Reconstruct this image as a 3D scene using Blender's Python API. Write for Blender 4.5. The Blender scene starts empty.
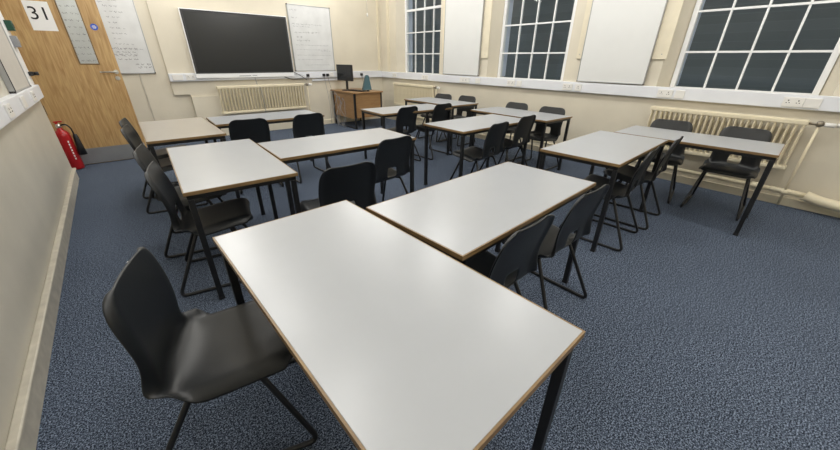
import bpy, bmesh, math, random
from mathutils import Vector, Matrix
random.seed(7)
S = bpy.context.scene
COL = S.collection
R = math.radians

# ------------------------------------------------------------------ materials
def mat(name, col, rough=.5, metal=0., noise=0., nscale=8., bump=0., bscale=60., spec=.5, col2=None, coat=0.):
    m = bpy.data.materials.new(name); m.use_nodes = True
    nt = m.node_tree; b = nt.nodes['Principled BSDF']
    b.inputs['Base Color'].default_value = (*col, 1); b.inputs['Roughness'].default_value = rough
    b.inputs['Metallic'].default_value = metal; b.inputs['Specular IOR Level'].default_value = spec
    b.inputs['Coat Weight'].default_value = coat
    tc = nt.nodes.new('ShaderNodeTexCoord')
    if noise or col2:
        n = nt.nodes.new('ShaderNodeTexNoise'); n.inputs['Scale'].default_value = nscale; n.inputs['Detail'].default_value = 6
        nt.links.new(tc.outputs['Object'], n.inputs['Vector'])
        r = nt.nodes.new('ShaderNodeValToRGB'); r.color_ramp.elements[0].position = .3; r.color_ramp.elements[1].position = .7
        c2 = col2 if col2 else tuple(c * (1 - noise) for c in col)
        r.color_ramp.elements[0].color = (*c2, 1); r.color_ramp.elements[1].color = (*col, 1)
        nt.links.new(n.outputs['Fac'], r.inputs['Fac']); nt.links.new(r.outputs['Color'], b.inputs['Base Color'])
    if bump:
        n2 = nt.nodes.new('ShaderNodeTexNoise'); n2.inputs['Scale'].default_value = bscale; n2.inputs['Detail'].default_value = 4
        nt.links.new(tc.outputs['Object'], n2.inputs['Vector'])
        bp = nt.nodes.new('ShaderNodeBump'); bp.inputs['Strength'].default_value = bump; bp.inputs['Distance'].default_value = .004
        nt.links.new(n2.outputs['Fac'], bp.inputs['Height']); nt.links.new(bp.outputs['Normal'], b.inputs['Normal'])
    return m

M = {}
M['wall'] = mat('cream paint', (.72, .665, .545), .55, noise=.09, nscale=2.2, bump=.25, bscale=25)
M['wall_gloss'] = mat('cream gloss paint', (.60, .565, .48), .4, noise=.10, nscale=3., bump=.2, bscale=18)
M['trim'] = mat('cream gloss trim', (.78, .71, .55), .35, noise=.08, nscale=9)
M['skirt'] = mat('scuffed grey cream skirting', (.60, .56, .47), .45, noise=.25, nscale=14)
M['ceiling'] = mat('white ceiling', (.8, .79, .76), .8)
M['pvc'] = mat('white plastic trunking', (.78, .80, .84), .35, noise=.04, nscale=5)
M['socket'] = mat('white moulded plastic', (.80, .79, .76), .3)
M['dark'] = mat('dark plastic', (.012, .012, .014), .45)
M['radiator'] = mat('cream radiator enamel', (.80, .72, .53), .35, noise=.08, nscale=12)
M['brass'] = mat('dull valve metal', (.30, .27, .22), .35, metal=.8)
M['steel'] = mat('brushed steel', (.62, .61, .58), .32, metal=1.)
M['kick'] = mat('dull kick plate', (.36, .37, .38), .45, metal=.6, noise=.15, nscale=4)
M['frame'] = mat('black powder coated steel', (.011, .012, .014), .42, noise=.2, nscale=30)
M['laminate'] = mat('pale grey laminate', (.398, .415, .44), .30, noise=.05, nscale=3.5, spec=.55)
M['chair'] = mat('black moulded polypropylene', (.009, .011, .013), .42, noise=.2, nscale=10, bump=.12, bscale=300, spec=.55)
M['tube'] = mat('black tube', (.010, .011, .013), .38)
M['upvc'] = mat('white window frame', (.86, .87, .88), .35)
M['red'] = mat('red extinguisher enamel', (.42, .012, .016), .28)
M['paper'] = mat('white paper', (.88, .88, .88), .8)
M['ink'] = mat('black ink', (.01, .01, .012), .7)
M['blue'] = mat('blue sticker', (.03, .10, .55), .5)
M['green'] = mat('dark green plastic', (.008, .06, .035), .4)
M['grey'] = mat('mid grey plastic', (.30, .31, .33), .45)
M['teal'] = mat('teal plastic', (.04, .115, .145), .4, noise=.15)
M['board'] = mat('whiteboard enamel', (.74, .75, .74), .28, noise=.03, nscale=3)
M['alu'] = mat('aluminium trim', (.42, .43, .44), .4, metal=.7)
M['screen'] = mat('black display glass', (.014, .016, .017), .25, spec=.5)
M['pin'] = mat('pinboard fabric', (.56, .53, .48), .6, noise=.06)
M['reveal'] = mat('outside reveal with painted outdoor light', (.66, .72, .86), .6)  # pale blue stands in for outdoor light falling on the reveal
M['strike'] = mat('tarnished brass', (.16, .10, .05), .5, metal=.5)
M['label'] = mat('white label', (.85, .84, .82), .5)

def wood(name, a, b_, scale=3., rough=.4, vert=True):
    m = bpy.data.materials.new(name); m.use_nodes = True
    nt = m.node_tree; b = nt.nodes['Principled BSDF']; b.inputs['Roughness'].default_value = rough
    tc = nt.nodes.new('ShaderNodeTexCoord'); mp = nt.nodes.new('ShaderNodeMapping')
    mp.inputs['Scale'].default_value = (14, 14, 1.2) if vert else (1.2, 1.2, 14)
    n = nt.nodes.new('ShaderNodeTexNoise'); n.inputs['Scale'].default_value = scale; n.inputs['Detail'].default_value = 8; n.inputs['Distortion'].default_value = .9
    r = nt.nodes.new('ShaderNodeValToRGB'); r.color_ramp.elements[0].position = .32; r.color_ramp.elements[1].position = .68
    r.color_ramp.elements[0].color = (*a, 1); r.color_ramp.elements[1].color = (*b_, 1)
    L = nt.links.new
    L(tc.outputs['Object'], mp.inputs['Vector']); L(mp.outputs['Vector'], n.inputs['Vector']); L(n.outputs['Fac'], r.inputs['Fac']); L(r.outputs['Color'], b.inputs['Base Color'])
    return m
M['oak'] = wood('oak veneer door', (.38, .22, .085), (.58, .39, .175))
M['beech'] = wood('beech desk board', (.29, .16, .065), (.37, .215, .095), vert=False)
M['edge'] = wood('varnished wood edge', (.165, .10, .042), (.275, .18, .08), scale=6, vert=False)

def carpet():
    m = bpy.data.materials.new('blue grey flecked carpet'); m.use_nodes = True
    nt = m.node_tree; b = nt.nodes['Principled BSDF']; b.inputs['Roughness'].default_value = .95
    b.inputs['Specular IOR Level'].default_value = .1
    L = nt.links.new
    tc = nt.nodes.new('ShaderNodeTexCoord')
    n = nt.nodes.new('ShaderNodeTexNoise'); n.inputs['Scale'].default_value = 170; n.inputs['Detail'].default_value = 2; n.inputs['Roughness'].default_value = .6
    r = nt.nodes.new('ShaderNodeValToRGB')
    e = r.color_ramp.elements; e[0].position = .38; e[1].position = .64
    e[0].color = (.008, .012, .022, 1); e[1].color = (.28, .34, .45, 1)
    k = e.new(.5); k.color = (.068, .089, .132, 1)
    w = nt.nodes.new('ShaderNodeTexNoise'); w.inputs['Scale'].default_value = 1.5; w.inputs['Detail'].default_value = 3
    mx = nt.nodes.new('ShaderNodeMix'); mx.data_type = 'RGBA'; mx.blend_type = 'MULTIPLY'; mx.inputs['Factor'].default_value = .25
    L(tc.outputs['Object'], n.inputs['Vector']); L(tc.outputs['Object'], w.inputs['Vector'])
    n3 = nt.nodes.new('ShaderNodeTexNoise'); n3.inputs['Scale'].default_value = 62; n3.inputs['Detail'].default_value = 1
    ma = nt.nodes.new('ShaderNodeMath'); ma.operation = 'MULTIPLY_ADD'; ma.inputs[1].default_value = .16
    mb = nt.nodes.new('ShaderNodeMath'); mb.operation = 'SUBTRACT'; mb.inputs[1].default_value = .08
    L(tc.outputs['Object'], n3.inputs['Vector']); L(n3.outputs['Fac'], ma.inputs[0]); L(n.outputs['Fac'], ma.inputs[2]); L(ma.outputs[0], mb.inputs[0])
    L(mb.outputs[0], r.inputs['Fac']); L(r.outputs['Color'], mx.inputs['A']); L(w.outputs['Fac'], mx.inputs['B'])
    L(mx.outputs['Result'], b.inputs['Base Color'])
    bp = nt.nodes.new('ShaderNodeBump'); bp.inputs['Strength'].default_value = .2; bp.inputs['Distance'].default_value = .002
    L(n.outputs['Fac'], bp.inputs['Height']); L(bp.outputs['Normal'], b.inputs['Normal'])
    return m
M['carpet'] = carpet()
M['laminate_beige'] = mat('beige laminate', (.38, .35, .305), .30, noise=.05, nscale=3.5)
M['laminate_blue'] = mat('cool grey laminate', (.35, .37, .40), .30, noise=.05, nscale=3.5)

def glass():
    m = bpy.data.materials.new('window glass'); m.use_nodes = True
    nt = m.node_tree; nt.nodes.clear()
    o = nt.nodes.new('ShaderNodeOutputMaterial'); t = nt.nodes.new('ShaderNodeBsdfTransparent'); g = nt.nodes.new('ShaderNodeBsdfGlossy')
    g.inputs['Roughness'].default_value = .03; t.inputs['Color'].default_value = (.95, .97, .97, 1)
    f0 = nt.nodes.new('ShaderNodeFresnel'); f0.inputs['IOR'].default_value = 1.5
    ge = nt.nodes.new('ShaderNodeNewGeometry'); f = nt.nodes.new('ShaderNodeMix'); f.data_type = 'FLOAT'
    nt.links.new(ge.outputs['Backfacing'], f.inputs[0]); nt.links.new(f0.outputs[0], f.inputs[2]); f.inputs[3].default_value = 0.
    mx = nt.nodes.new('ShaderNodeMixShader')
    nt.links.new(f.outputs[0], mx.inputs[0]); nt.links.new(t.outputs[0], mx.inputs[1]); nt.links.new(g.outputs[0], mx.inputs[2]); nt.links.new(mx.outputs[0], o.inputs[0])
    return m
M['glass'] = glass()

def brick():
    m = bpy.data.materials.new('dark outside brick'); m.use_nodes = True
    nt = m.node_tree; b = nt.nodes['Principled BSDF']; b.inputs['Roughness'].default_value = .9
    tc = nt.nodes.new('ShaderNodeTexCoord'); mp = nt.nodes.new('ShaderNodeMapping'); mp.inputs['Rotation'].default_value = (R(90), 0, R(90))
    br = nt.nodes.new('ShaderNodeTexBrick'); br.inputs['Scale'].default_value = 3.4; br.inputs['Mortar Size'].default_value = .012
    br.inputs['Color1'].default_value = (.24, .27, .28, 1); br.inputs['Color2'].default_value = (.19, .215, .225, 1); br.inputs['Mortar'].default_value = (.26, .29, .30, 1)
    nt.links.new(tc.outputs['Object'], mp.inputs['Vector']); nt.links.new(mp.outputs['Vector'], br.inputs['Vector']); nt.links.new(br.outputs['Color'], b.inputs['Base Color'])
    return m
M['brick'] = brick()

# ------------------------------------------------------------------ mesh helpers
class MB:
    def __init__(s): s.bm = bmesh.new()
    def box(s, x0, x1, y0, y1, z0, z1, bev=0., mi=0):
        vs = [s.bm.verts.new((x, y, z)) for x in (x0, x1) for y in (y0, y1) for z in (z0, z1)]
        q = [(0, 1, 3, 2), (4, 6, 7, 5), (0, 4, 5, 1), (2, 3, 7, 6), (0, 2, 6, 4), (1, 5, 7, 3)]
        fs = [s.bm.faces.new([vs[i] for i in f]) for f in q]
        for f in fs: f.material_index = mi
        if bev:
            es = list({e for f in fs for e in f.edges})
            r = bmesh.ops.bevel(s.bm, geom=es, offset=bev, segments=2, affect='EDGES', profile=.5)
            for f in r['faces']: f.material_index = mi
        return s
    def prism(s, pts, z0, z1, mi=0):          # plan polygon, extruded upwards
        a = [s.bm.verts.new((x, y, z0)) for x, y in pts]; b = [s.bm.verts.new((x, y, z1)) for x, y in pts]
        n = len(pts)
        fs = [s.bm.faces.new(a[::-1]), s.bm.faces.new(b)] + [s.bm.faces.new((a[i], a[(i + 1) % n], b[(i + 1) % n], b[i])) for i in range(n)]
        for f in fs: f.material_index = mi
        return s
    def prism_x(s, pts, x0, x1, mi=0):        # polygon in (y, z), extruded along x
        a = [s.bm.verts.new((x0, y, z)) for y, z in pts]; b = [s.bm.verts.new((x1, y, z)) for y, z in pts]
        n = len(pts)
        fs = [s.bm.faces.new(a[::-1]), s.bm.faces.new(b)] + [s.bm.faces.new((a[i], a[(i + 1) % n], b[(i + 1) % n], b[i])) for i in range(n)]
        for f in fs: f.material_index = mi
        return s
    def tube(s, pts, r, seg=10, closed=False, mi=0):
        P = [Vector(p) for p in pts]; n = len(P); rings = []; up = None
        for i in range(n):
            if closed: t = P[(i + 1) % n] - P[i - 1]
            else: t = P[min(i + 1, n - 1)] - P[max(i - 1, 0)]
            t.normalize()
            if up is None:
                up = t.orthogonal().normalized()
            up = (up - t * up.dot(t)).normalized(); w = t.cross(up)
            rad = r[i] if isinstance(r, (list, tuple)) else r
            rings.append([s.bm.verts.new(P[i] + rad * (math.cos(2 * math.pi * k / seg) * up + math.sin(2 * math.pi * k / seg) * w)) for k in range(seg)])
        for i in range(n if closed else n - 1):
            a, b = rings[i], rings[(i + 1) % n]
            off = 0
            if closed and i == n - 1:
                off = min(range(seg), key=lambda o: (a[0].co - b[o].co).length)
            for k in range(seg):
                f = s.bm.faces.new((a[k], a[(k + 1) % seg], b[(k + 1 + off) % seg], b[(k + off) % seg])); f.material_index = mi; f.smooth = True
        if not closed:
            for q in (rings[0][::-1], rings[-1]):
                f = s.bm.faces.new(q); f.material_index = mi
        return s
    def lathe(s, prof, origin=(0, 0, 0), seg=24, axis='z', mi=0):
        o = Vector(origin); rings = []
        for r, h in prof:
            ring = []
            for k in range(seg):
                c, d = r * math.cos(2 * math.pi * k / seg), r * math.sin(2 * math.pi * k / seg)
                v = {'z': (c, d, h), 'y': (c, h, d), 'x': (h, c, d)}[axis]
                ring.append(s.bm.verts.new(o + Vector(v)))
            rings.append(ring)
        for a, b in zip(rings, rings[1:]):
            for k in range(seg):
                f = s.bm.faces.new((a[k], a[(k + 1) % seg], b[(k + 1) % seg], b[k])); f.smooth = True; f.material_index = mi
        for q in (rings[0][::-1], rings[-1]):
            f = s.bm.faces.new(q); f.material_index = mi
        return s
    def build(s, name, mats, parent=None, loc=None):
        bmesh.ops.recalc_face_normals(s.bm, faces=s.bm.faces)
        me = bpy.data.meshes.new(name); s.bm.to_mesh(me); s.bm.free()
        for m in (mats if isinstance(mats, (list, tuple)) else [mats]): me.materials.append(M[m] if isinstance(m, str) else m)
        o = bpy.data.objects.new(name, me); COL.objects.link(o)
        if parent: o.parent = parent
        if loc: o.location = loc
        return o

def tag(o, label=None, cat=None, group=None, kind=None):
    if label: o['label'] = label
    if cat: o['category'] = cat
    if group: o['group'] = group
    if kind: o['kind'] = kind
    return o
def thing(name, label, cat, loc=(0, 0, 0), rz=0, group=None):
    o = bpy.data.objects.new(name, None); o.empty_display_size = .1; COL.objects.link(o)
    o.location = loc; o.rotation_euler = (0, 0, rz)
    return tag(o, label, cat, group)
def struct(o, label=None, cat=None): return tag(o, label, cat, None, 'structure')
def dup(root, loc, rz, label, group=None):
    r = root.copy(); COL.objects.link(r); r.location = loc; r.rotation_euler = (0, 0, rz); r['label'] = label
    if group: r['group'] = group
    for ch in list(root.children):
        c = ch.copy(); COL.objects.link(c); c.parent = r
        for g in list(ch.children):
            d = g.copy(); COL.objects.link(d); d.parent = c
    return r
def fillet(pts, r, n=5, closed=False):
    P = [Vector(p) for p in pts]; out = []; m = len(P)
    for i, p in enumerate(P):
        if not closed and i in (0, m - 1): out.append(p); continue
        a, b = P[i - 1], P[(i + 1) % m]
        da, db = (a - p), (b - p)
        q = min(r, da.length * .45, db.length * .45)
        s, e = p + da.normalized() * q, p + db.normalized() * q
        for k in range(n + 1):
            t = k / n; out.append((1 - t) ** 2 * s + 2 * t * (1 - t) * p + t * t * e)
    return out

# ------------------------------------------------------------------ the room
XL, XR, YB, YN, ZC = -.66, 5.03, 7.37, -2.6, 3.3
struct(MB().box(-1.3, XR + .1, YN - .1, YB + .1, -.1, 0).build('floor', 'carpet'), 'blue grey flecked carpet over the whole classroom floor', 'floor')
struct(MB().box(-1.3, XR + .6, YN - .1, YB + .2, ZC, ZC + .1).build('ceiling', 'ceiling'), 'plain white ceiling above the classroom', 'ceiling')
# left wall ends at the doorway recess
struct(MB().box(XL - .24, XL, YN, 5.64, 0, ZC).build('wall_left', 'wall_gloss'), 'cream gloss painted wall along the left side', 'wall')
struct(MB().box(-1.3, -1.0, 5.64, YB + .15, 0, ZC).box(-1.0, XL - .24, 5.54, 5.64, 0, ZC).build('wall_recess', 'wall_gloss'), 'cream wall of the recess behind the open door', 'wall')
b = MB().box(-1.3, XR + .6, YB, YB + .15, 0, ZC)
b.box(.72, 3.93, YB - .045, YB, .75, ZC).box(.955, 3.93, YB - .045, YB, 0, .75)
struct(b.build('wall_back', 'wall'), 'cream wall behind the big screen', 'wall')
struct(MB().box(.955, 3.0, YB - .085, YB - .045, 0, .715, .004).build('trim_1', 'wall'), 'cream boxed panel along the foot of the back wall', 'trim')
struct(MB().box(-1.3, XR + .6, YN - .15, YN, 0, ZC).build('wall_near', 'wall'), 'cream wall behind the camera', 'wall')
XW = 5.24                      # plane of the glazing
WIN = [(5.49, 6.63), (2.84, 3.99), (.185, 1.345)]        # glazed openings in y
SILL = 1.06; TOP = 2.95
edges = [YN]
b = MB().box(XR, XR + .37, YN, YB + .15, 0, SILL - .01).box(XR, XR + .37, YN, YB + .15, TOP + .06, ZC)
pier = []
prev = (YN, YN, YN)            # y at the room face, at the glazing, at the outside face
for (a, c) in sorted(WIN):
    pier.append((prev, (a - .14, a - .05, a - .05)))
    prev = (c + .14, c + .05, c + .05)
pier.append((prev, (YB + .15,) * 3))
for lo, hi in pier:
    b.prism([(XR, lo[0]), (XR, hi[0]), (XW, hi[1]), (XR + .37, hi[2]), (XR + .37, lo[2]), (XW, lo[1])], SILL - .01, TOP + .06)
struct(b.build('wall_right', 'wall'), 'cream window wall along the right side', 'wall')
for i, (a, c) in enumerate(WIN):
    wl = ['tall window at the far end beside the corner', 'tall window between the two blank white boards', 'tall window above the long ribbed radiator'][i]
    w = bpy.data.objects.new('window_%d' % (i + 1), None); COL.objects.link(w); w.location = (XW, (a + c) / 2, SILL); struct(w, wl + ', dark outside', 'window')
    h = (c - a) / 2; H = TOP - SILL
    MB().box(-.03, .04, -h - .05, -h, -.0, H + .05, .004).box(-.03, .04, h, h + .05, 0, H + .05, .004).box(-.03, .04, -h, h, -.05, .012, .003).box(-.03, .04, -h, h, H, H + .05, .003).build('window_frame', 'upvc', w)
    for k in range(1, 4):
        y = -h + 2 * h * k / 4
        MB().box(-.012, .02, y - .009, y + .009, .012, H).build('glazing_bar', 'upvc', w)
    for z, t in ((.385, .010), (.79, .010), (1.20, .020), (1.60, .010)):
        MB().box(-.016, .024, -h, h, z - t, z + t).build('glazing_bar', 'upvc', w)
    MB().box(.002, .006, -h, h, .012, H).build('pane', 'glass', w)
    MB().box(.06, .158, h + .015, h + .049, .02, H).box(.06, .158, -h - .049, -h - .015, .02, H).build('outer_reveal', 'reveal', w)  # added lining strips, coloured as if lit from outside
# the building across the yard
struct(MB().box(9.0, 9.3, -6, 16, -2, 7).build('wall_outside', 'brick'), 'dark brick wall outside the windows', 'wall')

# skirtings
struct(MB().prism([(XL, YN), (XL, 5.64), (XL + .022, 5.64), (XL + .022, YN)], 0, .115).box(XL, XL + .035, YN, 5.64, .115, .135, .006).build('baseboard_left', ['skirt']), 'scuffed cream skirting along the left wall', 'skirting')
struct(MB().box(XR - .03, XR, YN, YB, 0, .085, .004).build('baseboard_right', 'trim'), 'cream skirting under the windows', 'skirting')
struct(MB().box(3.0, XR - .03, YB - .07, YB - .045 if False else YB, 0, .10, .004).build('baseboard_back', 'trim'), 'cream skirting behind the teacher desk', 'skirting')

# dado trunking
def trunk(name, x0, x1, y0, y1, z0, z1, label):
    b = MB().box(x0, x1, y0, y1, z0, z1, .006)
    return struct(b.build(name, 'pvc'), label, 'trunking')
trunk('trim_2', XR - .055, XR, YN, YB, .942, 1.072, 'white cable trunking under the windows')
trunk('trim_3', .715, 3.935, YB - .10, YB - .045, .965, 1.09, 'white cable trunking under the big screen')
trunk('trim_4', 3.935, XR - .055, YB - .055, YB, .945, 1.085, 'white cable trunking behind the teacher desk')
trunk('trim_5', XL, XL + .055, YN, 5.54, .935, 1.062, 'white cable trunking on the left wall')
trunk('trim_6', 3.2, 3.95, YB - .08, YB - .045, .905, .945, 'thin white conduit below the trunking near the desk')
struct(MB().box(.335, .352, YB - .012, YB, 0, 1.08).build('trim_7', 'skirt'), 'thin painted conduit below the whiteboard behind the door', 'trim')
struct(MB().box(4.93, 4.975, YB - .02, YB, 1.085, ZC).box(XR - .02, XR, 7.02, 7.10, 1.08, ZC).build('trim_8', 'trim'), 'painted conduit in the far corner', 'trim')

# ------------------------------------------------------------------ electrical fittings on the trunking
def socket(loc, rz, wid, holes, label, n=0):
    t = thing('power_socket', label, 'socket', loc, rz, 'power sockets and plates on the trunking')
    b = MB().box(-wid / 2, wid / 2, -.012, 0, -.043, .043, .004)
    if holes:
        for c in ((-.035, .035) if wid > .12 else (0,)):
            b.box(c - .004, c + .004, -.0135, -.011, .008, .018, 0, 1)
            b.box(c - .014, c - .006, -.0135, -.011, -.010, -.004, 0, 1).box(c + .006, c + .014, -.0135, -.011, -.010, -.004, 0, 1)
    b.build('face_plate', ['socket', 'dark'], t)
    if holes:
        for c in ((-.035, .035) if wid > .12 else (0,)):
            MB().box(c - .006 , c + .006, -.016, -.012, .022, .036, .002).build('rocker_switch', 'socket', t)
    return t
RX = XR - .055
for y, w, hl, lab in [(6.78, .146, 1, 'double power socket on the trunking under the farthest window'),
                  (5.71, .20, 1, 'double power socket on the trunking at the near side of the farthest window'),
                  (4.59, .24, 1, 'wide double power socket under the far blank white board'),
                  (4.27, .11, 0, 'small blank plate on the trunking at the near end of the far white board'),
                  (3.56, .15, 1, 'double power socket under the middle window'),
                  (3.40, .09, 0, 'small blank plate on the trunking under the middle window'),
                  (2.58, .146, 1, 'double power socket under the far edge of the near blank white board'),
                  (2.42, .09, 1, 'single power socket under the far edge of the near white board'),
                  (1.355, .155, 1, 'double power socket above the far end of the window radiator'),
                  (1.205, .09, 0, 'small plate beside the socket above the far end of the window radiator'),
                  (.27, .146, 1, 'double power socket above the near end of the window radiator'),
                  (.14, .11, 0, 'blank plate beside the socket above the near end of the window radiator')]:
    socket((RX, y, 1.003), R(-90), w, hl, lab)
for x, w, hl, lab in [(.836, .15, 0, 'blank plate at the left end of the trunking beside the big screen'),
                  (1.02, .13, 1, 'double power socket on the trunking left of the big screen'),
                  (3.635, .10, 0, 'plain plate on the trunking beside the two black plugs')]:
    socket((x, YB - .10, 1.026), 0, w, hl, lab)
for y, w, hl, lab in [(3.62, .15, 1, 'nearest double power socket on the left wall trunking'),
                  (4.25, .15, 0, 'blank plate in the middle of the left wall trunking'),
                  (4.84, .15, 1, 'double power socket on the left wall trunking nearest the door')]:
    socket((XL + .055, y, 1.0), R(90), w, hl, lab)
def plug(x, z, label, fall, y=YB - .10):
    t = thing('power_plug', label, 'plug', (x, y, z), 0, 'black plugs along the back wall trunking')
    MB().box(-.026, .026, -.042, 0, -.026, .026, .006).build('plug_body', 'dark', t)
    pts = [(0, -.03, -.02), (.0, -.045, -.10)] + fall
    MB().tube(fillet(pts, .08), .0032, 6).build('cable', 'grey', t)
plug(3.10, 1.02, 'black plug in the trunking just right of the big screen', [(-.12, -.05, .02), (-.30, -.05, .03)])
plug(3.455, 1.02, 'left one of the paired black plugs under the whiteboard', [(.03, -.05, -.35), (.06, -.06, -.75), (.04, -.07, -.985)])
plug(3.54, 1.02, 'right one of the paired black plugs under the whiteboard', [(.04, -.06, -.30), (.06, -.06, -.60), (.02, -.08, -.99)])
plug(4.41, 1.015, 'lone black plug in the trunking above the teacher desk', [(.04, -.06, -.25), (.05, -.06, -.6)], YB - .055)

# ------------------------------------------------------------------ radiators
def radiator(loc, rz, n, pitch, H, label, valve_end, bottom_z):
    t = thing('column_radiator', label, 'radiator', loc, rz, 'cream column radiators')
    L = n * pitch
    me = None
    for i in range(n):
        x = -L / 2 + (i + .5) * pitch
        if me is None:
            b = MB()
            b.prism([(.0125 * math.cos(2 * math.pi * k / 12), -.023 + .043 * math.sin(2 * math.pi * k / 12)) for k in range(12)], .03, H - .03)
            for z in (.028, H - .028):
                b.tube([(0, -.064, z), (0, .018, z)], .0215, 8)
            o = b.build('column', 'radiator', t, (x, 0, 0)); me = o.data
        else:
            o = bpy.data.objects.new('column', me); COL.objects.link(o); o.parent = t; o.location = (x, 0, 0)
    MB().box(-L / 2, L / 2, -.068, .022, H - .05, H, .012).build('top_header', 'radiator', t)
    MB().box(-L / 2, L / 2, -.066, .020, 0, .045, .012).build('bottom_header', 'radiator', t)
    s = valve_end
    v = MB().tube([(s * L / 2, -.02, H - .03), (s * (L / 2 + .10), -.02, H - .03)], .012, 8).lathe([(.02, -.02), (.026, -.01), (.026, .02), (.016, .03)], (s * (L / 2 + .07), -.02, H - .03), 12).build('valve', 'brass', t)
    MB().tube([(s * (L / 2 + .10), -.02, H - .03), (s * (L / 2 + .17), -.02, H - .03)], .02, 10).build('thermostatic_head', 'socket', v)
    MB().tube([(s * (L / 2 + .07), -.02, H - .05), (s * (L / 2 + .07), -.02, -bottom_z + .02)], .011, 8).build('feed_pipe', 'radiator', t)
    MB().box(-L / 2 + .10, -L / 2 + .13, .015, .075, H * .3, H * .4).box(L / 2 - .13, L / 2 - .10, .015, .075, H * .3, H * .4).build('wall_bracket', 'radiator', t)
    return t
radiator((4.945, .765, .375), R(-90), 27, .0495, .485, 'long cream column radiator under the nearest window', 1, .375)
radiator((4.945, 6.05, .375), R(-90), 27, .0495, .485, 'cream column radiator under the farthest window, behind the far tables', 1, .375)
radiator((2.155, YB - .165, .40), 0, 29, .0552, .48, 'cream column radiator below the big screen', 1, .40)
t = tag(MB().tube(fillet([(4.94, 7.0, .19), (4.94, .12, .165)], .05), .022, 10).lathe([(.03, -.04), (.034, -.03), (.034, .03), (.03, .04)], (4.94, .25, .166), 12, 'y').lathe([(.03, -.03), (.034, -.02), (.034, .02), (.03, .03)], (4.94, .02, .160), 12, 'y').tube(fillet([(4.94, .14, .165), (4.94, -.12, .16)], .03), .026, 10).build('heating_pipe', 'radiator'), 'cream heating pipe running low along the window wall', 'pipe')
tag(MB().tube(fillet([(4.94, -.12, .16), (4.93, -.22, .135), (4.90, -.4, .125), (4.90, -2.2, .12)], .08), .048, 12).build('lagged_pipe', 'radiator'), 'fat cream lagged pipe at the near end of the low pipe run', 'pipe')
tag(MB().tube([(4.965, -.08, .83), (4.965, -2.2, .82)], .019, 10).build('branch_pipe', 'socket'), 'pale branch pipe beyond the near radiator valve', 'pipe')

# ------------------------------------------------------------------ whiteboards
def scribble(parent, rows, mname, rnd):
    # handwriting strokes as thin ink ribbons lying on the board (local x across, z up, board face at y = 0)
    for (x0, z, length, h) in rows:
        b = MB(); x = x0
        while x < x0 + length:
            wl = rnd.uniform(.02, .06); pts = []
            k = int(wl / .006) + 3
            for j in range(k):
                pts.append((x + wl * j / k, -.0015, z + h * (rnd.random() - .5) + .004 * math.sin(j)))
            for p, q in zip(pts, pts[1:]):
                d = Vector(q) - Vector(p); nrm = Vector((-d.z, 0, d.x)).normalized() * .0016
                vs = [b.bm.verts.new(Vector(p) + nrm), b.bm.verts.new(Vector(q) + nrm), b.bm.verts.new(Vector(q) - nrm), b.bm.verts.new(Vector(p) - nrm)]
                b.bm.faces.new(vs)
            x += wl + rnd.uniform(.012, .03)
        b.build('handwriting_line', mname, parent)
M['marker'] = mat('faded marker ink', (.22, .23, .25), .6)
M['marker_dark'] = mat('black marker ink', (.06, .06, .07), .6)
M['board_used'] = mat('smudged whiteboard', (.70, .71, .71), .33, noise=.14, nscale=5)
def whiteboard(name, loc, rz, w, h, label, surf='board', frame='alu', ft=.012, thick=.022):
    t = thing(name, label, 'whiteboard', loc, rz, 'wall boards around the classroom')
    MB().box(-w / 2, w / 2, 0, thick, 0, h).build('writing_surface', surf, t)
    for nm, (x0, x1, z0, z1) in dict(l=(-w / 2 - ft, -w / 2, -ft, h + ft), r=(w / 2, w / 2 + ft, -ft, h + ft), b=(-w / 2, w / 2, -ft, 0), t=(-w / 2, w / 2, h, h + ft)).items():
        MB().box(x0, x1, -.006, thick, z0, z1, .002).build('frame_rail', frame, t)
    b = MB()
    for x in (-w / 2 - ft / 2, w / 2 + ft / 2):
        for z in (-ft / 2, h + ft / 2): b.box(x - ft * .7, x + ft * .7, -.009, thick, z - ft * .7, z + ft * .7, .002)
    b.build('corner_cap', 'dark', t)
    return t
wb = whiteboard('whiteboard', (3.315, YB - .07, 1.112), 0, .855, 1.13, 'whiteboard with faint handwriting right of the big screen', 'board_used', 'alu')
rnd = random.Random(3)
scribble(wb, [(-.40, 1.05, .12, .02), (-.38, .92, .10, .02), (-.38, .82, .62, .022), (-.37, .78, .3, .015)], 'marker', rnd)
scribble(wb, [(-.35, .68, .36, .026), (.02, .69, .14, .02), (-.33, .60, .10, .022), (-.32, .54, .24, .026)], 'marker_dark', rnd)
scribble(wb, [(-.36, .46, .7, .015), (-.34, .38, .66, .012), (.15, .36, .2, .018), (-.36, .28, .7, .012), (-.35, .2, .5, .018), (-.2, .1, .5, .012)], 'marker', rnd)
wb = whiteboard('whiteboard', (.10, YB - .024, 1.105), 0, .90, 1.19, 'whiteboard with handwriting half hidden behind the open door', 'board_used', 'alu')
scribble(wb, [(-.43, 1.02 - .085 * k, .25 + .3 * rnd.random(), .022) for k in range(11)] + [(.08, 1.03 - .07 * k, .10 + .2 * rnd.random(), .018) for k in range(12)], 'marker', rnd)
scribble(wb, [(.05, .34 - .05 * k, .26, .016) for k in range(4)] + [(.24, .12, .16, .03), (.26, .08, .14, .03), (-.42, .10, .3, .016)], 'marker_dark', rnd)
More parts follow.
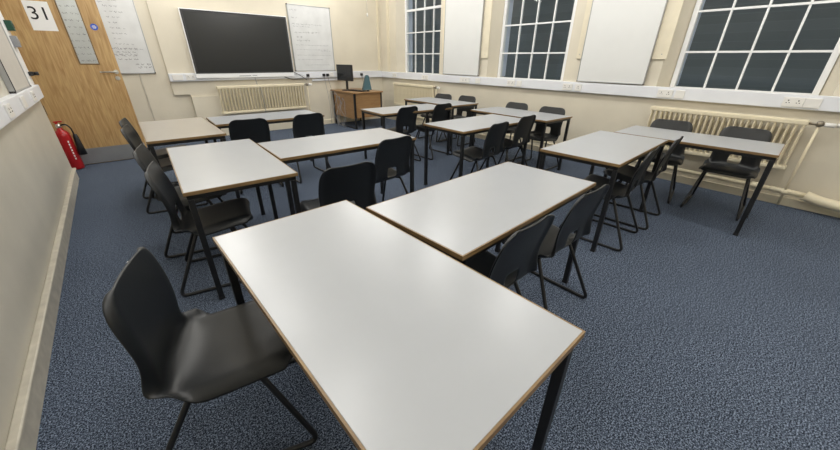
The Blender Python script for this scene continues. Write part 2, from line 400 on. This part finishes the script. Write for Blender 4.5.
for nm, ya, yb_, lab, lab2 in [('far', 4.29, 5.17, 'blank white board between the farthest and the middle window', 'cream backing panel behind the far blank white board'),
                         ('near', 1.62, 2.455, 'blank white board between the middle and the nearest window', 'cream backing panel behind the near blank white board')]:
    o = tag(MB().box(XR - .022, XR - .001, ya - .16, yb_ + .10, 1.365, 2.9, .004).lathe([(.006, -.001), (.006, .002)], (XR - .022, ya - .10, 1.42), 8, 'x', 1).lathe([(.006, -.001), (.006, .002)], (XR - .022, yb_ + .06, 1.42), 8, 'x', 1).build('backing_panel', ['trim', 'grey']), lab2, 'panel')
    whiteboard('whiteboard', (XR - .055, (ya + yb_) / 2, 1.092), R(-90), yb_ - ya, 1.75, lab, 'board', 'alu', .008, .03)
# left wall board by the door
t = whiteboard('notice_board', (XL + .03, 4.74, 1.075), R(90), .86, 1.2, 'pale framed notice board on the left wall', 'pin', 'alu', .014, .028)
t['category'] = 'notice board'
MB().box(-.436, -.426, -.010, .0, 0, 1.2).build('dark_edging', 'dark', t)
struct(MB().box(XL, XL + .018, 5.41, 5.64, 1.062, ZC, .003).build('trim_9', 'upvc'), 'white architrave at the doorway end of the left wall', 'trim')
t = thing('door_release_box', 'small dark green door release box on the white architrave', 'call point', (XL + .018, 5.56, 1.60))
MB().box(0, .05, -.045, .045, -.045, .045, .005).build('housing', 'green', t); MB().box(.05, .053, -.028, .028, -.02, .02, .001).build('press_panel', 'dark', t)
t = thing('access_switch_box', 'grey switch box on the white architrave under the green box', 'switch', (XL + .018, 5.48, 1.46))
MB().box(0, .045, -.045, .045, -.05, .05, .005).build('housing', 'grey', t); MB().box(.045, .05, -.015, .015, -.02, .02, .002).build('switch_rocker', 'grey', t)
t = thing('door_holder', 'small black door holder at the end of the left wall above the trunking', 'door holder', (XL + .018, 5.585, 1.165))
MB().box(0, .035, -.05, .05, -.02, .02, .006).build('bracket', 'dark', t); MB().lathe([(.012, 0), (.018, .02), (.018, .04)], (.03, .03, 0), 12, 'x').build('bumper', 'dark', t)
tag(MB().box(XL + .0, XL + .006, 5.68, 5.642, .74, .84).build('strike_plate', 'strike'), 'tarnished strike plate on the end of the left wall', 'strike plate')

# ------------------------------------------------------------------ door, standing open in front of the back whiteboard
DY = 6.33
d = bpy.data.objects.new('door_1', None); COL.objects.link(d); d.location = (-.825, DY, 0); struct(d, 'oak veneer classroom door standing open', 'door')
DW = .928; vx0, vx1, vz0, vz1 = .565, .74, 1.25, 2.0 - .1
b = MB().box(0, vx0, 0, .044, .008, 2.06).box(vx1, DW, 0, .044, .008, 2.06).box(vx0, vx1, 0, .044, .008, vz0).box(vx0, vx1, 0, .044, 1.98, 2.06)
b.build('door_leaf', 'oak', d)
b = MB()
for (x0, x1, z0, z1) in ((vx0 - .012, vx0, vz0 - .012, 1.992), (vx1, vx1 + .012, vz0 - .012, 1.992), (vx0, vx1, vz0 - .012, vz0), (vx0, vx1, 1.98, 1.992)):
    b.box(x0, x1, -.006, .05, z0, z1, .002)
b.build('vision_panel_bead', 'edge', d)
MB().box(vx0, vx1, .02, .026, vz0, 1.98).build('vision_panel', 'glass', d)
MB().box(.03, DW - .02, -.003, 0, .012, .215).build('kick_plate', 'kick', d)
hd = MB().lathe([(.026, -.008), (.026, 0)], (.885, 0, 1.152), 20, 'y').tube(fillet([(.885, 0, 1.152), (.885, -.05, 1.152), (.735, -.05, 1.152)], .02), .0095, 10).tube([(.735, -.05, 1.152), (.72, -.05, 1.152)], .0095, 10).build('door_handle', 'steel', d)
MB().lathe([(.026, -.007), (.026, 0)], (.878, 0, 1.075), 20, 'y').box(.874, .882, -.012, -.007, 1.06, 1.088, .002).build('lock_escutcheon', 'steel', d)
for z in (.25, 1.0, 1.8):
    MB().tube([(-.006, .0, z - .05), (-.006, 0, z + .05)], .008, 8).build('hinge', 'steel', d)
struct(MB().box(-1.0, -.853, DY - .02, DY + .08, 0, 2.12, .004).build('trim_10', 'upvc'), 'white door jamb beside the hinges', 'trim')

def text(body, size, name, m, loc, rot, parent=None, thick=.0006):
    c = bpy.data.curves.new(name, 'FONT'); c.body = body; c.size = size; c.align_x = 'CENTER'; c.align_y = 'CENTER'; c.extrude = thick
    tmp = bpy.data.objects.new(name + '_tmp', c); COL.objects.link(tmp)
    bpy.context.view_layer.update()
    me = bpy.data.meshes.new_from_object(tmp.evaluated_get(bpy.context.evaluated_depsgraph_get()))
    bpy.data.objects.remove(tmp); bpy.data.curves.remove(c)
    me.name = name; me.materials.clear(); me.materials.append(M[m])
    o = bpy.data.objects.new(name, me); COL.objects.link(o); o.location = loc; o.rotation_euler = rot
    if parent: o.parent = parent
    return o
t = thing('door_number_sign', 'white paper sheet with the number 31 on the door', 'sign', (-.44, DY - .001, 1.748))
MB().box(-.105, .105, -.001, .0005, -.1485, .1485).build('paper_sheet', 'paper', t)
text('31', .185, 'number', 'ink', (.0, -.0015, .02), (R(90), 0, 0), t)
t = thing('fire_door_sticker', 'round blue sticker near the right edge of the door', 'sticker', (.003, DY - .001, 1.663))
MB().lathe([(.036, -.001), (.036, .0005)], (0, 0, 0), 28, 'y').build('disc', 'blue', t)
b = MB()
for z, w in ((.012, .030), (.0, .044), (-.012, .030)): b.box(-w / 2, w / 2, -.0016, -.0009, z - .003, z + .003)
b.build('printed_lines', 'label', t)

# ------------------------------------------------------------------ extinguisher
t = thing('fire_extinguisher', 'red fire extinguisher with a black horn standing by the door', 'fire extinguisher', (-.69, 6.19, 0))
MB().lathe([(.058, .0), (.07, .006), (.075, .02), (.075, .42), (.070, .455), (.052, .485), (.03, .50), (.026, .525)], (0, 0, 0), 28).build('cylinder', 'red', t)
hv = MB().lathe([(.024, .522), (.026, .535), (.026, .56), (.016, .575)], (0, 0, 0), 14).box(-.012, .07, -.012, .012, .545, .56, .003).build('valve', 'steel', t)
MB().box(-.03, .05, -.013, .013, .59, .607, .004).box(-.02, .005, -.011, .011, .565, .592, .003).build('lever', 'red', t)
MB().tube(fillet([(.02, -.01, .555), (.07, -.02, .57), (.105, -.03, .52), (.108, -.03, .43)], .05), .008, 8).build('hose', 'dark', t)
MB().lathe([(.018, .41), (.026, .38), (.036, .24), (.042, .15)], (.114, -.03, .03), 16).build('discharge_horn', 'dark', t)
lb = MB()
for k in range(7):
    z = .36 - .036 * k
    for a0 in (-.35, -.05):
        pts = []
        a = R(-62) + a0 * .28
        c, s_ = math.cos(a), math.sin(a)
        q = [Vector((.0758 * math.cos(a + da), .0758 * math.sin(a + da), z + dz)) for da, dz in ((-.05, -.012), (.05, -.012), (.05, .012), (-.05, .012))]
        lb.bm.faces.new([lb.bm.verts.new(p) for p in q])
lb.build('printed_label', 'label', t)

# ------------------------------------------------------------------ big screen
t = thing('interactive_display', 'large black wall mounted display screen with a white rim', 'screen', (1.955, YB - .045, 1.006))
w, h = 1.712, 1.03
MB().box(-.5, .5, -.04, 0, .25, .8).build('wall_mount', 'dark', t)
MB().box(-w / 2, w / 2, -.10, -.04, 0, h, .008).build('housing', 'upvc', t)
MB().box(-w / 2 + .012, w / 2 - .012, -.1025, -.098, .075, h - .012).build('bezel', 'dark', t)
MB().box(-w / 2 + .042, w / 2 - .042, -.1035, -.102, .098, h - .04).build('screen', 'screen', t)
MB().box(-.17, .03, -.104, -.099, .026, .036, .001).build('control_strip', 'grey', t)
MB().box(.06, .14, -.104, -.099, .028, .038, .001).build('sensor_strip', 'grey', t)
MB().tube(fillet([(.10, -.07, .0), (.11, -.10, -.15), (.125, -.21, -.16), (.14, -.215, -.62)], .05), .005, 6).build('cable', 'grey', t)
tag(MB().tube(fillet([(2.62, YB - .11, 1.0), (2.75, YB - .115, .95), (3.0, YB - .115, .955)], .1), .007, 6).tube(fillet([(2.80, YB - .12, 1.09), (2.95, YB - .12, 1.02), (3.07, YB - .12, .93)], .1), .006, 6).build('display_cable', 'dark'), 'black cables hanging below the right end of the big screen', 'cable')

# ------------------------------------------------------------------ teacher desk corner
t = thing('teacher_desk', 'wooden teacher desk with side panels in the far corner', 'desk', (3.62, 6.345, 0))
LX, LY, HZ = .705, .955, .725
MB().box(-.03, LX, -.03, LY, HZ - .025, HZ, .004).build('desktop', 'beech', t)
MB().box(.015, .033, .04, LY - .05, .20, HZ - .025).build('modesty_panel', 'beech', t)
MB().box(.05, LX - .05, .005, .023, .22, HZ - .025).build('side_panel', 'beech', t)
MB().box(.04, LX - .04, LY - .06, LY - .042, .22, HZ - .025).build('side_panel', 'beech', t)
for x in (.0, LX - .06):
    for y in (-.005, LY - .065):
        MB().box(x, x + .035, y, y + .035, 0, HZ - .025, .003).build('leg', 'frame', t)
MB().box(.0, .04, -.005, LY - .03, .0, .022, .003).build('foot_rail', 'frame', t)
t = thing('computer_monitor', 'black computer monitor on the teacher desk', 'monitor', (3.775, 6.90, HZ), R(-90 + 8))
MB().lathe([(.10, 0), (.10, .012), (.03, .02)], (0, 0, 0), 24).build('stand_base', 'dark', t)
MB().box(-.03, .03, .01, .035, .015, .28, .006).build('stand_neck', 'dark', t)
MB().box(-.255, .255, -.035, .01, .19, .50, .008).build('casing', 'dark', t)
MB().box(-.24, .24, -.037, -.034, .21, .487).build('screen', 'screen', t)
t = thing('keyboard', 'black keyboard on the teacher desk before the monitor', 'keyboard', (3.86, 6.60, HZ), R(-78))
b = MB().box(-.21, .21, -.07, .07, 0, .02, .004)
for i in range(13):
    for j in range(4): b.box(-.20 + i * .031, -.175 + i * .031, -.06 + j * .03, -.036 + j * .03, .02, .026, 0, 1)
b.build('keyboard_body', ['dark', 'frame'], t)
t = thing('computer_mouse', 'black mouse at the front edge of the teacher desk', 'mouse', (4.02, 6.43, HZ), R(-90))
b = MB(); b.lathe([(.012, .0), (.032, .002), (.034, .012), (.026, .026), (.008, .033)], (0, 0, 0), 16); b.build('mouse_body', 'dark', t); MB().box(-.002, .002, -.026, -.006, .0285, .034, .001).build('scroll_wheel', 'grey', t)
t = thing('document_holder', 'tapered teal holder standing on the teacher desk', 'holder', (4.22, 6.80, HZ), R(-15))
MB().prism_x([(-.06, 0), (.06, 0), (.045, .275), (-.02, .28)], -.095, .095).build('holder_body', 'teal', t)
t.children[0].data.transform(Matrix.Identity(4))
me = t.children[0].data
for v in me.vertices:
    if v.co.z > .2: v.co.x *= .38; v.co.x += .02
MB().box(-.01, .05, -.012, .03, .272, .295, .006).build('holder_top', 'teal', t)
# loose wiring by the desk
b = MB()
rr = random.Random(5)
for k in range(6):
    x, y = 3.50 + .05 * rr.random(), 7.05 - .1 * k * rr.random()
    pts = [(x, y, .72 - .06 * k)]
    for j in range(5): pts.append((x - .04 + .10 * rr.random(), y - .10 * rr.random(), .66 - .14 * j - .03 * rr.random()))
    pts.append((x, y - .1, .008)); b.tube(fillet(pts, .06), .0045, 6)
tag(b.build('cable_bundle', 'grey'), 'tangle of loose grey cables hanging beside the teacher desk', 'cables')
tag(MB().tube(fillet([(3.86, 6.20, .006), (4.0, 6.16, .006), (4.12, 6.22, .006), (4.10, 6.34, .006)], .06), .006, 6).build('loose_cable', 'dark'), 'short black cable lying on the carpet in front of the teacher desk', 'cable')
# light pull
t = thing('light_pull_cord', 'white pull cord hanging from the ceiling in the far corner', 'cord', (4.62, YB - .12, 2.19))
MB().tube([(0, 0, .03), (0, 0, ZC - 2.19)], .004, 6).build('cord', 'socket', t); MB().lathe([(.006, .04), (.016, .02), (.018, -.02), (.008, -.03)], (0, 0, 0), 12).build('pull_knob', 'socket', t)
tag(MB().prism([(0, 0), (.022, .004), (.02, .012), (.006, .013)], 0, .0025).build('paper_scrap', 'paper', None, (-.30, 2.92, .0005)), 'tiny white scrap of paper on the carpet left of the chairs', 'scrap')

# the left wall is not quite square to the window wall
TURN = Matrix.Translation((XL, 3.6, 0)) @ Matrix.Rotation(.0085, 4, 'Z') @ Matrix.Translation((-XL, -3.6, 0))
LEFT = ('wall_left', 'baseboard_left', 'trim_5', 'trim_9', 'notice_board', 'door_release_box', 'access_switch_box', 'door_holder', 'strike_plate')
bpy.context.view_layer.update()
for o in list(COL.objects):
    if o.parent is None and (o.name in LEFT or (o.name.startswith('power_socket') and o.location.x < 0)):
        o.matrix_world = TURN @ o.matrix_world

# ------------------------------------------------------------------ tables
TH = .708
def make_table():
    t = thing('classroom_table', '', 'table')
    a, c = .60, .30
    MB().box(-a + .006, a - .006, -c + .006, c - .006, TH - .0185, TH, .001).build('tabletop', 'laminate', t)
    b = MB()
    for x0, x1, y0, y1 in ((-a, a, -c, -c + .006), (-a, a, c - .006, c), (-a, -a + .006, -c + .006, c - .006), (a - .006, a, -c + .006, c - .006)): b.box(x0, x1, y0, y1, TH - .020, TH - .0008)
    b.build('wood_edging', 'edge', t)
    f = .012; b = MB()
    for s in (-1, 1):
        b.box(-a + f, a - f, s * (c - f) - (.025 if s > 0 else 0), s * (c - f) + (0 if s > 0 else .025), TH - .046, TH - .020, .002)
        b.box(s * (a - f) - (.025 if s > 0 else 0), s * (a - f) + (0 if s > 0 else .025), -c + f, c - f, TH - .046, TH - .020, .002)
    b.build('frame', 'frame', t)
    for sx in (-1, 1):
        for sy in (-1, 1):
            x, y = sx * (a - f - .015), sy * (c - f - .015)
            l = MB().box(x - .015, x + .015, y - .015, y + .015, .012, TH - .0465, .003).build('leg', 'frame', t)
            MB().box(x - .017, x + .017, y - .017, y + .017, 0, .02, .003).build('foot_cap', 'dark', l)
    return t
TABLES = [  # x, y, turn, label
    (.440, .806, 90 + 1.78, 'white table nearest the camera, foreground chair at its left side'),
    (1.362, 1.006, 3.12, 'white table butted against the right side of the nearest table'),
    (.434, 2.605, 90 - 2.63, 'white table directly beyond the nearest table, two chairs along its left side'),
    (1.347, 2.654, -2.0, 'white table across the middle between the nearest group and the big screen group'),
    (.366, 4.159, 90 - .61, 'beige white table by the door, farthest back on the left'),
    (1.291, 4.379, -2.0, 'white table in front of the back wall radiator'),
    (3.11, 3.946, -3.07, 'white table in front of the teacher desk'),
    (4.136, 4.36, 90 + .77, 'white table along the window wall at the far end'),
    (3.069, 2.556, .34, 'white table reaching out into the room from below the middle window'),
    (4.043, 2.71, 90 - .69, 'white table along the window wall below the middle window'),
    (3.065, 1.132, 2.62, 'white table reaching out into the room from the window radiator'),
    (3.999, .747, 90 + 1.73, 'white table along the window wall beside the nearest radiator, at the right'),
]
T0 = make_table()
for i, (x, y, a, lab) in enumerate(TABLES):
    if i == 0:
        T0.location = (x, y, 0); T0.rotation_euler = (0, 0, R(a)); T0['label'] = lab; T0['group'] = 'white classroom tables'
    else:
        tb = dup(T0, (x, y, 0), R(a), lab, 'white classroom tables')
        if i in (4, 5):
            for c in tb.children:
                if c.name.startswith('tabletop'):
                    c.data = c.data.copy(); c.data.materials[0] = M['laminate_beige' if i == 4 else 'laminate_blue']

# ------------------------------------------------------------------ chairs
def shell_mesh(slot, lean):
    # profile from the front lip over the seat and up the back: y, z, half width, forward/down wrap of the sides
    prof = [(.230, .400, .165, 0), (.228, .424, .190, .004), (.216, .438, .203, .010), (.188, .443, .210, .012), (.12, .437, .214, .014), (.05, .427, .216, .015), (-.02, .416, .217, .016),
            (-.080, .408, .216, .018), (-.120, .406, .214, .020), (-.146, .415, .209, .020), (-.160, .440, .200, .018), (-.165, .478, .192, .012), (-.168, .520, .189, .006), (-.173, .565, .192, .004),
            (-.180, .61, .195, .004), (-.190, .655, .195, .004), (-.201, .698, .193, .004), (-.209, .730, .187, .003), (-.215, .755, .174, .002), (-.219, .770, .154, .001), (-.2205, .776, .122, .0)]
    prof = [(y + lean * max(0., z - .47) / .30, z, hw, q) if i > 9 else (y, z, hw, q) for i, (y, z, hw, q) in enumerate(prof)]
    N = 16; bm = bmesh.new(); grid = []
    n = len(prof)
    for i, (y, z, hw, _) in enumerate(prof):
        p = Vector(prof[max(i - 1, 0)][:2]); q = Vector(prof[min(i + 1, n - 1)][:2]); tg = (q - p).normalized()
        nrm = Vector((-tg.y, tg.x))          # (y, z) normal: up on the seat, forward on the back
        if nrm.y < 0 and i < 8: nrm = -nrm
        if i >= 10 and nrm.x < 0: nrm = -nrm
        back = max(0., min(1., (z - .43) / .12)) if i > 9 else 0.
        row = []
        for k in range(N + 1):
            u = -1 + 2 * k / N
            x = hw * u
            dish = -.006 * (1 - u * u) * (1 - back)                      # seat is dished
            wrap = .014 * (u * u) * back                                  # back curves round the sitter
            roll = 0.
            if abs(u) > .86: roll = -((abs(u) - .86) / .14) ** 1.3 * (.046 * (1 - back) + .018 * back)   # rolled rim
            lift = .010 * abs(u) ** 2.5 * (1 - back)
            s = dish + wrap + roll + lift
            row.append(bm.verts.new((x, y + nrm.x * s, z + nrm.y * s)))
        grid.append(row)
    for i in range(n - 1):
        for k in range(N):
            if slot and 10 <= i <= 11 and 6 <= k <= 9: continue
            f = bm.faces.new((grid[i][k], grid[i][k + 1], grid[i + 1][k + 1], grid[i + 1][k])); f.smooth = True
    bmesh.ops.recalc_face_normals(bm, faces=bm.faces)
    me = bpy.data.meshes.new('seat_shell'); bm.to_mesh(me); bm.free(); me.materials.append(M['chair'])
    tmp = bpy.data.objects.new('tmp', me); COL.objects.link(tmp)
    m1 = tmp.modifiers.new('s', 'SOLIDIFY'); m1.thickness = .008; m1.offset = 0
    m2 = tmp.modifiers.new('d', 'SUBSURF'); m2.levels = 1; m2.render_levels = 1
    bpy.context.view_layer.update()
    out = bpy.data.meshes.new_from_object(tmp.evaluated_get(bpy.context.evaluated_depsgraph_get()))
    bpy.data.objects.remove(tmp); bpy.data.meshes.remove(me); out.name = 'seat_shell'
    return out
def make_chair(slot=True, lean=-.012, back_foot=-.262):
    t = thing('school_chair', '', 'chair')
    o = bpy.data.objects.new('seat_shell', shell_mesh(slot, lean)); COL.objects.link(o); o.parent = t
    r = .0105
    for s in (-1, 1):
        pts = [(s * .12, .07, .404), (s * .160, .10, .396), (s * .220, .255, r), (s * .220, back_foot, r), (s * .160, -.09, .380), (s * .12, -.07, .388)]
        MB().tube(fillet(pts, .045), r, 10).build('leg_loop', 'tube', t)
    for y, z in ((.07, .404), (-.07, .388)):
        MB().tube([(-.125, y, z), (.125, y, z)], r, 10).build('cross_bar', 'tube', t)
    return t
C0 = make_chair(True); used = [0]
G = 'black plastic classroom chairs'
def chair(x, y, a, lab):
    # a: facing direction in degrees, 0 = +x, 90 = +y
    rz = R(a - 90)
    if not used[0]:
        used[0] = 1; C0.location = (x, y, 0); C0.rotation_euler = (0, 0, rz); C0['label'] = lab; C0['group'] = G; return C0
    return dup(C0, (x, y, 0), rz, lab, G)
CH = [
    (1.075, .82, 92, 'left black chair tucked under the table right of the nearest table'),
    (1.65, .84, 90, 'right black chair tucked under the table right of the nearest table'),
    (.93, 1.96, 88, 'black chair between the nearest table and the middle table, left of two'),
    (1.575, 2.40, 95, 'black chair at the right end of the near side of the middle table'),
    (.96, 4.05, 84, 'left black chair at the near side of the table below the back wall radiator'),
    (1.56, 4.04, 94, 'right black chair at the near side of the table below the back wall radiator'),
    (2.85, 3.85, 96, 'left black chair at the near side of the table in front of the teacher desk'),
    (3.48, 3.83, 94, 'right black chair at the near side of the table in front of the teacher desk'),
    (2.82, 2.33, 96, 'left black chair at the near side of the table below the middle window'),
    (3.475, 2.43, 94, 'right black chair at the near side of the table below the middle window'),
    (2.85, .955, 95, 'left of two overlapping black chairs at the table reaching out from the radiator'),
    (3.42, .96, 95, 'right of two overlapping black chairs at the table reaching out from the radiator'),
    (4.34, 4.67, 190, 'farther black chair on the window side of the far end table'),
    (4.42, 4.18, 184, 'nearer black chair on the window side of the far end table'),
    (4.275, 3.05, 183, 'farther black chair on the window side of the table below the middle window'),
    (4.225, 2.45, 182, 'nearer black chair on the window side of the table below the middle window'),
    (4.28, 1.03, 190, 'black chair before the far end of the window radiator'),
    (4.33, .45, 183, 'black chair before the near end of the window radiator, at the right'),
    (.24, 2.37, -11, 'nearer of two black chairs left of the table beyond the nearest table'),
    (.22, 2.96, -12, 'farther of two black chairs left of the table beyond the nearest table'),
    (.18, 4.01, -10, 'nearer of two black chairs beside the door table'),
    (.18, 4.50, -10, 'farther of two black chairs beside the door table'),
]
for c in CH: chair(*c)
C1 = make_chair(False, .03, -.30)
C1.location = (.045, 1.135, 0); C1.rotation_euler = (0, 0, R(-18 - 90)); C1['label'] = 'large black chair in the left foreground, turned towards the nearest table'; C1['group'] = G

# ------------------------------------------------------------------ light: ceiling fluorescent panels (above the frame), night outside
def lamp(x, y, power, col=(1, .98, .945)):
    l = bpy.data.lights.new('ceiling_light', 'POINT'); l.energy = power; l.color = col; l.shadow_soft_size = .22
    o = bpy.data.objects.new('ceiling_light', l); COL.objects.link(o); o.location = (x, y, 3.06)
for x in (.75, 3.5):
    for y in (-1.2, .4, 2.0, 3.6, 5.2, 6.4): lamp(x, y, 33)
wd = bpy.data.worlds.new('night'); S.world = wd; wd.use_nodes = True
wd.node_tree.nodes['Background'].inputs['Color'].default_value = (.50, .60, .68, 1); wd.node_tree.nodes['Background'].inputs['Strength'].default_value = .35

# ------------------------------------------------------------------ camera
cd = bpy.data.cameras.new('camera'); cam = bpy.data.objects.new('camera', cd); COL.objects.link(cam)
cd.sensor_width = 36; cd.lens = 332.5 / 840 * 36; cd.clip_start = .02
RR = Vector((0.76345101, -0.64579647, 0.0094598)); UU = Vector((0.28172092, 0.34615473, 0.89488)); FF = Vector((0.5811849, 0.68053202, -0.44620656))
mt = Matrix((RR, UU, -FF)).transposed().to_4x4(); mt.translation = Vector((0, 0, 1.3404)); cam.matrix_world = mt
S.camera = cam
S.view_settings.view_transform = 'Standard'; S.view_settings.look = 'None'; S.view_settings.gamma = 1; S.view_settings.exposure = 0; S.view_settings.use_curve_mapping = False
